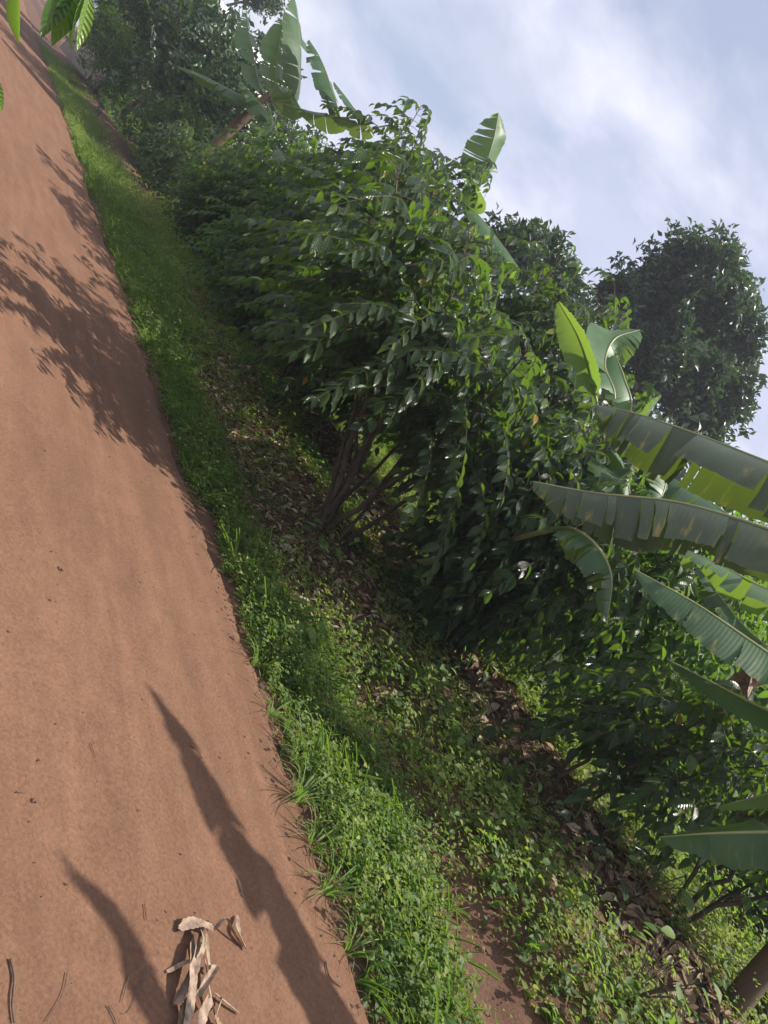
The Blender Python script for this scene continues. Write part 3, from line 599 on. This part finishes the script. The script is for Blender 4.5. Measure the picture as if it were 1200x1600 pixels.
# ------------------------------------------------------------------ trees
def tree(base, lobes, seed, label, ncl, leaf, mat='treeleaf', name='tree', cat='tree', group=None, per=7, trunk_r=0.22, wid=0.5):
    rs = np.random.RandomState(seed); z0 = gz(*base) - 0.1; root = thing(name, (base[0], base[1], z0), label, cat, group)
    tg = Geo(); cz = min(l[2] for l in lobes); cx = np.mean([l[0] for l in lobes]); cy = np.mean([l[1] for l in lobes])
    fork = np.array([base[0] * .6 + cx * .4, base[1] * .6 + cy * .4, z0 + (cz - z0) * 0.6])
    tube(tg, bez((base[0], base[1], z0), (base[0], base[1], (z0 + fork[2]) / 2), fork, 10), np.linspace(trunk_r, trunk_r * 0.65, 10), 10, 0.5, 0.1, rs)
    tg.build('trunk', M['bark'], root); lg = Geo(); vol = np.array([l[3] ** 2 for l in lobes]); vol = vol / vol.sum(); CC = []
    for l, f in zip(lobes, vol):
        c = np.array(l[:3]); r = np.array([l[3], l[3], l[3] * (l[4] if len(l) > 4 else 0.85)])
        tube(lg, bez(fork, (fork + c) / 2 + rs.normal(0, .2, 3), c, 8), np.linspace(trunk_r * 0.5, trunk_r * 0.12, 8), 6)
        n = int(ncl * f); d = nrm(rs.normal(0, 1, (n, 3))); rr = rs.rand(n) ** 0.38
        bumps = 1 + 0.34 * np.sin(d[:, 0] * 5 + l[0]) * np.sin(d[:, 1] * 6 + 1) + 0.16 * np.sin(d[:, 2] * 9 + d[:, 0] * 7)
        P = c + d * (rr * bumps)[:, None] * r
        hole = fbm(P[:, 0] * 1.6 / l[3] * 2 + seed, P[:, 2] * 1.6 / l[3] * 2 + P[:, 1], 3); P = P[(hole > 0.40) | (rs.rand(n) < 0.16)]
        CC.append(P)
        for q_ in P[:: max(1, len(P) // 26)]: tube(lg, bez(c, (c + q_) / 2 + rs.normal(0, .12, 3), q_, 5), np.linspace(trunk_r * 0.13, 0.008, 5), 4)
    lg.build('limbs', M['bark'], root); CC = np.concatenate(CC); n = len(CC); idx = np.repeat(np.arange(n), per); k = len(idx)
    ax = nrm(rs.normal(0, 0.7, (n, 3)) + [0, 0, 0.7])[idx]; rd = nrm(np.cross(ax, rs.normal(0, 1, (k, 3))))
    D = rd + ax * rs.uniform(-0.1, 0.9, k)[:, None]; g = Geo()
    leaves(g, T_W, CC[idx] + rd * 0.02 + rs.normal(0, leaf * 0.35, (k, 3)), D, ax + rs.normal(0, .2, (k, 3)), leaf * (0.7 + 0.5 * rs.rand(k)), wid, np.clip(rs.rand(n)[idx] * 0.6 + rs.rand(k) * 0.4, 0, 1))
    g.build('crown', M[mat], root); return root
def lobe(px, py, Y, rpx, sq=0.85): P = at(px, py, Y); return (P.x, P.y, P.z, rpx / F_PX * Y, sq)
tree((2.8, 22), [lobe(1085, 430, 22, 72), lobe(1020, 490, 22, 72), lobe(1105, 520, 22.5, 78), lobe(1040, 570, 21.5, 75), lobe(1115, 620, 22, 58), lobe(965, 465, 21, 38), lobe(1145, 465, 22.5, 36), lobe(1090, 670, 22, 45)], 201,
     'big round dark leaved tree standing above the banana leaves', 8500, 0.22)
tree((-2.4, 21), [lobe(845, 395, 20, 36), lobe(868, 440, 20, 36), lobe(800, 400, 19, 50), lobe(885, 490, 20, 45)], 202, 'smaller dark tree peeping over the coffee top left of the big round tree', 2400, 0.20)
tree((-15.6, 25.5), [lobe(295, 60, 25, 60), lobe(250, 20, 25, 60), lobe(330, 120, 23, 55), lobe(300, 0, 25, 45), lobe(270, 140, 23, 45), lobe(310, 190, 20, 45)], 203, 'dense dark bush between the straggly bush and the far banana plant', 3600, 0.20, 'coffee', 'bush', 'bush', trunk_r=0.1)
tree((-18.6, 27.5), [lobe(215, 30, 28, 55), lobe(180, -10, 28, 55), lobe(200, 110, 26, 40), lobe(170, 60, 27, 40)], 204, 'straggly bush at the far end of the verge', 2200, 0.18, 'coffee', 'bush', 'bush', trunk_r=0.06, wid=0.3)
tree((-23, 34.5), [lobe(415, -5, 36, 28), lobe(395, -50, 35, 50), lobe(310, -70, 34, 60)], 205, 'dark tree rising behind the white roofed house', 2200, 0.22)
tree((5.5, 9.6), [(5.6, 10, 2.6, 1.6), (4.4, 9.8, 2.0, 1.2), (3.6, 10.2, 2.9, 1.3)], 206, 'leafy bush behind the low shrubs at right', 2600, 0.14, 'bright', 'bush', 'bush', trunk_r=0.08)
tree((6.5, 7.4), [(6.0, 7.6, 1.6, 1.1), (5.2, 7.4, 1.2, .9), (6.6, 7.4, 2.4, 1.0)], 207, 'shaded bush beyond the slanting coffee trunk', 1800, 0.12, 'coffee', 'bush', 'bush', trunk_r=0.06)
x8, y8 = pq2xy(4.4, 31)
tree((x8, y8), [(x8, y8, 2.0, 1.5), (x8 + 1, y8, 1.5, 1.2), (x8 - 1, y8 + 1, 2.4, 1.5)], 208, 'low bush where the road runs out of sight', 1600, 0.16, 'bright', 'bush', 'bush', trunk_r=0.07, wid=0.35)
x9, y9 = pq2xy(5.0, 21)
tree((x9, y9), [(x9, y9, 1.5, 1.1), (x9 + 1, y9 + .3, 1.7, 1.1)], 209, 'bush between the straggly bush and the end of the road', 1500, 0.14, 'coffee', 'bush', 'bush', trunk_r=0.06)
for i, (x, y, r) in enumerate([(1.5, 14, 2.2), (5, 16, 2.6), (-2.5, 15, 2.2), (-8.6, 25, 2.4), (9, 13, 2.6), (-11, 21, 2.6), (10, 22, 3.2)]):
    z = gz(x, y); tree((x, y), [(x, y, z + r * 0.8, r), (x + r * .8, y, z + r * .7, r * .7), (x - r * .7, y + .3, z + r * 1.2, r * .7)], 300 + i,
        ['dark bush behind the pale banana plant', 'dark bush below the big round tree', 'bush behind the tall coffee tree', 'bush between the far banana plant and the coffee trees', 'bush at far right behind the shrubs', 'bush beside the white roofed house', 'large bush on the rising ground at right'][i], 1500, 0.22, 'treeleaf', 'bush', 'bush', 'bushes filling the background', trunk_r=0.08)


# ------------------------------------------------------------------ house on the rise
def box(g, a, b):
    a = np.array(a, float); b = np.array(b, float)
    V = [[(a, b)[i][0], (a, b)[j][1], (a, b)[k][2]] for i in (0, 1) for j in (0, 1) for k in (0, 1)]
    g.add(V, [[0, 1, 3, 2], [4, 6, 7, 5], [0, 4, 5, 1], [2, 3, 7, 6], [0, 2, 6, 4], [1, 5, 7, 3]])
M['plaster'] = simple_mat('pale plaster', [(0.3, (0.45, 0.40, 0.34)), (0.7, (0.60, 0.56, 0.50))], 2, 0.9, 0.2)
M['iron'] = simple_mat('white iron sheet', [(0.3, (0.62, 0.62, 0.63)), (0.7, (0.78, 0.78, 0.80))], 3, 0.4, 0.1)
M['dark'] = simple_mat('dark timber', [(0.3, (0.03, 0.022, 0.018)), (0.7, (0.07, 0.05, 0.04))], 5, 0.6, 0.2)
hc = at(368, 48, 31.0)
hz = gz(hc.x, hc.y)
house = thing('house', (hc.x, hc.y, hz), 'house with a white iron roof glimpsed behind the far banana leaves', 'house')
rt = hc.z - hz
g = Geo(); box(g, (-2.8, -2.2, -0.2), (2.8, 2.2, rt - 0.9)); g.build('wall', M['plaster'], house, smooth=False, origin=(0, 0, 0))
g = Geo()
for sgn in (-1, 1):
    nx = 60; xs = np.linspace(-3.3, 3.3, nx); V = []
    for zo in (0, -0.05):
        for x in xs:
            zz = 0.02 * math.sin(x * 30) + zo
            V += [(x, 0, rt + 0.35 + zz), (x, sgn * 2.9, rt - 1.0 + zz)]
    F = []
    for l in (0, 1):
        for i in range(nx - 1): a = l * nx * 2 + i * 2; F.append((a, a + 1, a + 3, a + 2))
    F += [(0, 1, nx * 2 + 1, nx * 2), (nx * 2 - 2, nx * 2 - 1, nx * 4 - 1, nx * 4 - 2)]
    for i in range(nx - 1): a = i * 2 + 1; F.append((a, a + 2, a + 2 + nx * 2, a + nx * 2))
    g.add(V, F)
g.build('roof', M['iron'], house, origin=(0, 0, 0))
for x in (-1.6, 1.4):
    g = Geo(); box(g, (x - 0.5, -2.26, 1.6), (x + 0.5, -2.2, 2.7)); w_ = g.build('window', M['dark'], house, smooth=False, origin=(0, 0, 0))
    g = Geo()
    for a, b in (((x - .58, -2.30, 1.52), (x + .58, -2.202, 1.6)), ((x - .58, -2.30, 2.7), (x + .58, -2.202, 2.78)), ((x - .58, -2.30, 1.6), (x - .5, -2.202, 2.7)), ((x + .5, -2.30, 1.6), (x + .58, -2.202, 2.7))): box(g, a, b)
    g.build('frame', M['iron'], w_, smooth=False, origin=(0, 0, 0))
g = Geo(); box(g, (-0.45, -2.27, 0), (0.45, -2.2, 2.05)); g.build('door', M['dark'], house, smooth=False, origin=(0, 0, 0))

# ------------------------------------------------------------------ overhanging leaves near the camera
bx, by = pq2xy(-1.35, 4.2); zb = gz(bx, by)
ov = thing('roadside_sapling', (bx, by, zb), 'sapling leaning over the near side of the road, leaves hanging in the top left corner', 'sapling')
tipo = np.array(at(95, -60, 2.5))
P = bez((bx, by, zb - 0.05), (bx + 0.2, by, 1.9), (-2.4, 2.6, 2.05), 12); g = Geo(); tube(g, P, np.linspace(0.03, 0.014, 12), 8); g.build('stem', M['bark'], ov)
g = Geo(); B1 = bez((-2.4, 2.6, 2.05), (-2.0, 2.5, 2.0), tipo, 10); tube(g, B1, np.linspace(0.013, 0.003, 10), 6)
B2 = bez((-2.4, 2.6, 2.05), (-2.3, 2.3, 1.9), np.array(at(10, -50, 2.3)), 8); tube(g, B2, np.linspace(0.009, 0.003, 8), 5)
g.build('branch', M['twigbark'], ov)
T_BIG = leaf_template(12, 0.18, 0.12, 0.45, 0.85); g = Geo()
rs = np.random.RandomState(8)
for (a, b, w, r_) in [((27, -22), (22, 62), 0.40, 0.85), ((112, -16), (64, 51), 0.33, 0.35), ((128, -22), (82, 66), 0.33, 0.25), ((136, -12), (101, 68), 0.27, 0.9), ((140, -8), (124, 76), 0.24, 0.99), ((-22, 110), (4, 168), 0.36, 0.9), ((70, -60), (50, -10), 0.4, 0.5)]:
    A_ = np.array(at(a[0], a[1], 2.45)); B_ = np.array(at(b[0], b[1], 2.38 + 0.1 * rs.rand()))
    leaves(g, T_BIG, A_[None], (B_ - A_)[None], np.array([[0.5 * rs.normal(), -0.75, 0.55]]), np.linalg.norm(B_ - A_) * 1.02, w, r_)
for k in range(60):
    f = rs.rand(); o_ = B1[int(f * 8)] if k % 2 else P[6 + int(f * 5)]; az = rs.rand() * 6.28
    if o_[2] < 1.75: continue
    leaves(g, T_C, (o_ + rs.normal(0, .03, 3))[None], np.array([[math.cos(az), math.sin(az), 0.5]]), np.array([[0, 0, 1.0]]), 0.15, 0.4, rs.rand())
g.build('foliage', M['bright'], ov)

# ------------------------------------------------------------------ things on the road
def road_pt(px, py, h=0.0):
    d = ray(px, py); t = (0.0 + h + 0.012 - H_EYE) / d.z
    P_ = np.array(CAM + d * t); p_, q_ = xy2pq(P_[0], P_[1])
    return np.array([P_[0], P_[1], float(road_z(np.array([p_]), np.array([q_]), 0, 0)[0]) + h])
def strip(g, pts, w, rs, cup=0.5):
    C = catmull(pts, 26); n = len(C); T = nrm(np.gradient(C, axis=0)); S = nrm(np.cross(T, [0, 0, 1.0] + rs.normal(0, .35, 3))); U_ = np.cross(S, T)
    t = np.linspace(0, 1, n); ww = w * np.clip(t * 9 + 0.3, 0, 1) * np.clip((1 - t) * 14 + 0.45, 0, 1) * (0.75 + 0.5 * fbm(t * 6 + rs.rand() * 9, t * 0 + 3, 2)) * (1 + 0.25 * rs.rand(n)); fold_ = rs.uniform(-0.5, 1.0); rows = []
    for k, u in enumerate(np.linspace(-1, 1, 7)):
        rows.append(C + S * (ww * u)[:, None] + U_ * (ww * cup * (abs(u) * (0.7 if u > 0 else fold_)))[:, None] + U_ * (0.0018 * math.sin(k * 2.6)) + T * (rs.normal(0, 0.3) * w * (abs(t - 0.5) > 0.4))[:, None])
    V = np.stack(rows, 1); V[..., 2] = np.maximum(V[..., 2], 0.018); a, b = n, 7; q = np.arange(a - 1)[:, None] * b; r_ = np.arange(b - 1)[None]
    g.add(V.reshape(-1, 3), np.stack([q + r_, q + r_ + 1, q + r_ + b + 1, q + r_ + b], -1).reshape(-1, 4))
c0 = road_pt(305, 1530)
deb = thing('dry_leaf_bundle', tuple(c0), 'crumpled bundle of dry pale banana leaf strips lying on the dirt road', 'dry leaf')
rs = np.random.RandomState(77)
for pts, w in [([(280, 1447, .02), (305, 1443, .035), (332, 1453, .03)], .020), ([(333, 1455, .02), (350, 1437, .06), (362, 1455, .04), (378, 1478, .01)], .008),
               ([(371, 1430, .01), (372, 1455, .03), (384, 1482, .01)], .011), ([(312, 1458, .03), (301, 1510, .05), (285, 1545, .03), (270, 1572, .01)], .017),
               ([(320, 1458, .04), (322, 1490, .05), (326, 1522, .02)], .007), ([(300, 1470, .02), (300, 1530, .06), (296, 1570, .05), (286, 1625, .03)], .020),
               ([(260, 1520, .01), (282, 1508, .02), (302, 1500, .04)], .009), ([(336, 1512, .04), (322, 1535, .05), (308, 1560, .02)], .013),
               ([(318, 1500, .02), (326, 1550, .03), (338, 1610, .02)], .007), ([(333, 1553, .02), (352, 1568, .02), (373, 1584, .01)], .006),
               ([(326, 1562, .05), (316, 1585, .05), (306, 1620, .02)], .022), ([(345, 1560, .02), (335, 1590, .04), (346, 1612, .01)], .012),
               ([(310, 1450, .03), (316, 1475, .06), (308, 1500, .05)], .013), ([(295, 1560, .04), (280, 1590, .03), (275, 1620, .01)], .012)]:
    g = Geo(); strip(g, [road_pt(a, b, h * 0.8) for a, b, h in pts], w * 0.8, rs, 0.2 + 0.9 * rs.rand()); g.build('leaf_strip', M['straw'], deb)
def twig(pts, r, label, group=None):
    P_ = [road_pt(a, b, 0.006) for a, b in pts]; g = Geo(); rs_ = np.random.RandomState(int(pts[0][0]))
    tube(g, catmull(P_, 14), np.linspace(r, r * 0.6, len(catmull(P_, 14))), 6, 0.5, 0.15, rs_); o = g.build('twig', M['twigbark'], origin=tuple(P_[0])); tag(o, label, 'twig', group)
twig([(14, 1500), (19, 1530), (16, 1570), (20, 1600)], .0035, 'brown twig at the bottom left corner of the road, longest of the twigs')
twig([(203, 1522), (196, 1545), (190, 1566)], .0018, 'thin pale twig between the corner twig and the dry leaf bundle')
twig([(228, 1515), (205, 1575), (190, 1585)], .0013, 'hair thin stalk crossing beside the thin pale twig')
twig([(168, 1572), (178, 1588), (184, 1602)], .0022, 'short dark twig on the bare road, left of the dry leaf bundle')
twig([(104, 1520), (96, 1555), (70, 1598)], .0014, 'long faint stalk nearest the corner twig')
twig([(226, 1413), (228, 1437)], .0018, 'small upright looking twig on the road between the two long shadows')
twig([(25, 1238), (38, 1239)], .002, 'small twig alone near the left edge of the picture')
twig([(143, 1160), (152, 1183)], .0018, 'short straw on the road level with the tip of the leafy shadow')
twig([(298, 1165), (310, 1172), (316, 1185)], .0025, 'dark twig lying on the long leafy shadow')
twig([(372, 1372), (378, 1395), (384, 1402)], .003, 'crooked twig in the widest part of the long shadow')
twig([(505, 1505), (512, 1530), (530, 1545)], .0035, 'dark twig beside the verge at the bottom of the road')
for (px, py, r, lab) in [(95, 888, .012, 'dark leaf scrap like clod alone in the middle of the road'), (52, 1253, .008, 'small round dark stone near the left edge of the road'), (101, 1383, .006, 'tiny dark stone at the tip of the second shadow'), (303, 1428, .006, 'pale speck of stone just above the dry leaf bundle')]:
    P_ = road_pt(px, py); g = Geo(); clods(g, P_[None], np.array([r]), np.random.RandomState(px)); o = g.build('pebble', M['stone'], smooth=True, origin=tuple(P_)); tag(o, lab, 'stone')
# dry stalks along the road edge
rs = np.random.RandomState(41); g = Geo(); n = 420; q = -1.4 + 12 * rs.rand(n) ** 1.3; p = edge_at(q) - 0.02 - np.abs(rs.normal(0, 0.07, n)); x, y = pq2xy(p, q)
for i in range(n):
    l = 0.02 + 0.07 * rs.rand(); az = rs.rand() * 6.28; z = float(road_z(p[i:i + 1], q[i:i + 1], 0, 0)[0]) + 0.006
    a = np.array([x[i], y[i], z]); b = a + [l * math.cos(az), l * math.sin(az), 0.015 * rs.rand()]
    tube(g, bez(a, (a + b) / 2 + rs.normal(0, .006, 3) + [0, 0, .008], b, 5), 0.0012, 3)
tag(g.build('dry_stalks', M['twigbark']), 'short dry stalks and rootlets along the road edge', kind='stuff')
# grass tufts hanging over the road edge
def tuft(px, py, h, nb, seed, label):
    P_ = gp(px, py); rs = np.random.RandomState(seed); g = Geo()
    for k in range(nb):
        az = rs.rand() * 6.28; l = h * (0.5 + 0.7 * rs.rand()); d = np.array([math.cos(az), math.sin(az), 0]); a = np.array(P_) + d * 0.02 * rs.rand() - [0, 0, .01]
        C = bez(a, a + d * l * 0.25 + [0, 0, l * 0.75], a + d * l * (0.6 + 0.5 * rs.rand()) + [0, 0, l * (0.75 - 0.6 * rs.rand())], 9)
        S = nrm(np.cross(d, [0, 0, 1.0])); w = (0.0028 * np.clip((1 - np.linspace(0, 1, 9)) * 2.2, 0.08, 1))[:, None]
        V = np.stack([C - S * w, C + [0, 0, -.001], C + S * w], 1).reshape(-1, 3); i = np.arange(8)[:, None] * 3; j = np.arange(2)[None]
        g.add(V, np.stack([i + j, i + j + 1, i + j + 4, i + j + 3], -1).reshape(-1, 4), None, rs.rand())
    tag(g.build('grass_tuft', M['grass'], origin=tuple(P_)), label, 'grass tuft', 'grass tufts at the road edge')
tuft(500, 1400, .24, 34, 1, 'grass tuft with a dead base, on the edge level with the dry leaf bundle')
tuft(478, 1330, .26, 30, 2, 'arching grass tuft at the edge just above the one with the dead base')
tuft(455, 1255, .28, 44, 3, 'largest grass tuft at the road edge, beside the widest long shadow')
tuft(455, 1190, .22, 30, 4, 'grass tuft above the largest one at the road edge')
tuft(420, 1120, .18, 24, 5, 'small grass tuft on the edge where the verge bulges into the road')
tuft(585, 1270, .28, 40, 6, 'tall grass tuft standing inside the leafy verge')
tuft(640, 1180, .26, 34, 7, 'grass tuft on the border between the verge and the slope weeds')
tuft(540, 1490, .22, 30, 8, 'grass tuft lowest on the road edge')
tuft(395, 1040, .2, 26, 9, 'grass tuft at the sunlit start of the near verge')

# ------------------------------------------------------------------ small plants on the slope
def broad_plant(px, py, label, nl, ls, seed, mat='weed', hh=0.3):
    P_ = np.array(gp(px, py)); rs = np.random.RandomState(seed); root = thing('broadleaf_plant', tuple(P_), label, 'plant', 'broad leaved plants on the slope'); g = Geo(); st = Geo()
    for k in range(nl):
        az = k * 2.4 + rs.rand(); t_ = P_ + [0.4 * hh * math.cos(az), 0.4 * hh * math.sin(az), hh * (0.5 + 0.6 * rs.rand())]
        tube(st, bez(P_ - [0, 0, .02], (P_ + t_) / 2 + [0, 0, .05], t_, 6), 0.0035, 5)
        leaves(g, T_BIG, t_[None], np.array([[math.cos(az), math.sin(az), -0.25]]), np.array([[0.2 * rs.normal(), 0.2 * rs.normal() - 0.3, 1.0]]), ls * (0.7 + 0.5 * rs.rand()), 0.72, rs.rand())
    st.build('stem', M['twigbark'], root); g.build('foliage', M[mat], root)
broad_plant(990, 1400, 'dark broad leaved plant at the foot of the slanting coffee trunk', 7, .15, 1, 'coffee', .35)
broad_plant(915, 1390, 'broad leaved plant beside the leaf litter', 6, .13, 2, 'coffee', .3)
broad_plant(1090, 1430, 'bright round leaved plant behind the slanting coffee trunk', 9, .12, 3, 'bright', .45)
broad_plant(470, 870, 'young seedling with pointed leaves on the dark bank', 8, .11, 4, 'weed', .3)
broad_plant(440, 990, 'leafy seedling at the back of the near verge', 8, .10, 5, 'weed', .22)
broad_plant(980, 1560, 'thick leafy herb in the shaded bottom corner', 14, .09, 6, 'weed', .4)
P_ = np.array(gp(955, 1530)); sk = thing('banana_sucker', tuple(P_), 'pale lance shaped banana shoot standing in the slope weeds', 'banana shoot')
banana_leaf(sk, [P_, np.array(at(952, 1510, P_[1])), np.array(at(942, 1480, P_[1])), np.array(at(934, 1458, P_[1]))], 0.055, 'banana_far', 5, (0.3, 0.3), 0.02, 0.2, 0.9, 0.005)
# dead banana leaves hanging on the corner plants
def dead_leaf(c, label, seed):
    rs = np.random.RandomState(seed); a = np.array(at(*c[0])); b = np.array(at(*c[-1])); root = thing('dead_banana_leaf', tuple(a), label, 'dead leaf', 'dead banana leaves hanging on their plants')
    for k in range(7):
        g = Geo(); mid = [np.array(at(*q)) + rs.normal(0, .05, 3) for q in c]; strip(g, mid, .03 + .03 * rs.rand(), rs, 0.9); g.build('leaf_strip', M['straw'], root)
dead_leaf([(1260, 1030, 6.3), (1200, 1050, 6.3), (1160, 1075, 6.4), (1130, 1120, 6.4)], 'brown dead leaf between the two smooth dark banana leaves', 3)
dead_leaf([(1260, 1240, 5.9), (1205, 1255, 5.9), (1170, 1285, 5.9)], 'brown dead leaf just above the lowest banana leaf', 4)

# ------------------------------------------------------------------ plants beside the viewer whose shadows cross the road
def caster(G, h): G = np.array(G); return G + np.array(SUN) * (h / SUN.z)
def shade_plant(path, base, label, seed, W, mat='banana', tw=1.2):
    root = thing('banana_plant', (base[0], base[1], gz(*base)), label, 'banana plant', 'banana plants'); pts = [caster(road_pt(a, b), h) for a, b, h in path]
    rs = np.random.RandomState(seed); g = Geo(); t0 = np.array([base[0], base[1], root.location.z - .05]); tube(g, bez(t0, (t0 + pts[0]) / 2 + [0, 0, .2], pts[0], 12), np.linspace(.07, .05, 12), 10); g.build('pseudostem', M['sheath'], root)
    for w_, k in ((W, 0), (W * 0.8, 1)): banana_leaf(root, [p_ + rs.normal(0, .02, 3) for p_ in pts], w_, mat, seed + k, ((0.3 + .5 * k) if tw else 0.25, 0.5 if tw else 0.25), 0.25 if tw else 0.03, 0.02, 0.9 + tw * k, 0.03)
    for p_ in pts: print('caster', p_, (np.array(p_) - np.array(CAM)) @ np.array(IX) / ((np.array(p_) - np.array(CAM)) @ np.array(FW)) * F_PX + 600, 800 - (np.array(p_) - np.array(CAM)) @ np.array(IY) / ((np.array(p_) - np.array(CAM)) @ np.array(FW)) * F_PX)
shade_plant([(640, 1780, 1.5), (500, 1580, 2.0), (385, 1340, 2.7), (290, 1180, 3.2), (222, 1060, 3.5)], (3.4, .9), 'leaning banana plant at the viewer side whose shadow crosses the verge', 61, 0.19)
shade_plant([(375, 1790, 1.6), (250, 1590, 2.1), (165, 1445, 2.5), (98, 1338, 2.8)], (3.0, -0.2), 'second banana plant at the viewer side casting the shorter shadow', 67, 0.085, tw=0.0)

# ------------------------------------------------------------------ thin volume added for the veil of lens glare and slight far haziness
hm = bpy.data.materials.new('glare_haze'); hm.use_nodes = True; t = hm.node_tree; t.nodes.clear(); out = N(t, 'ShaderNodeOutputMaterial')
pv = N(t, 'ShaderNodeVolumePrincipled', i_Density=0.0019); pv.inputs['Color'].default_value = (0.86, 0.90, 1.0, 1); pv.inputs['Anisotropy'].default_value = 0.3
t.links.new(pv.outputs[0], out.inputs['Volume'])
g = Geo(); box(g, (-900, -900, -2), (900, 900, 13.6)); hz_o = g.build('glare_haze', hm, smooth=False); tag(hz_o, 'thin bright veil added for lens glare and slight haziness far off', kind='stuff')
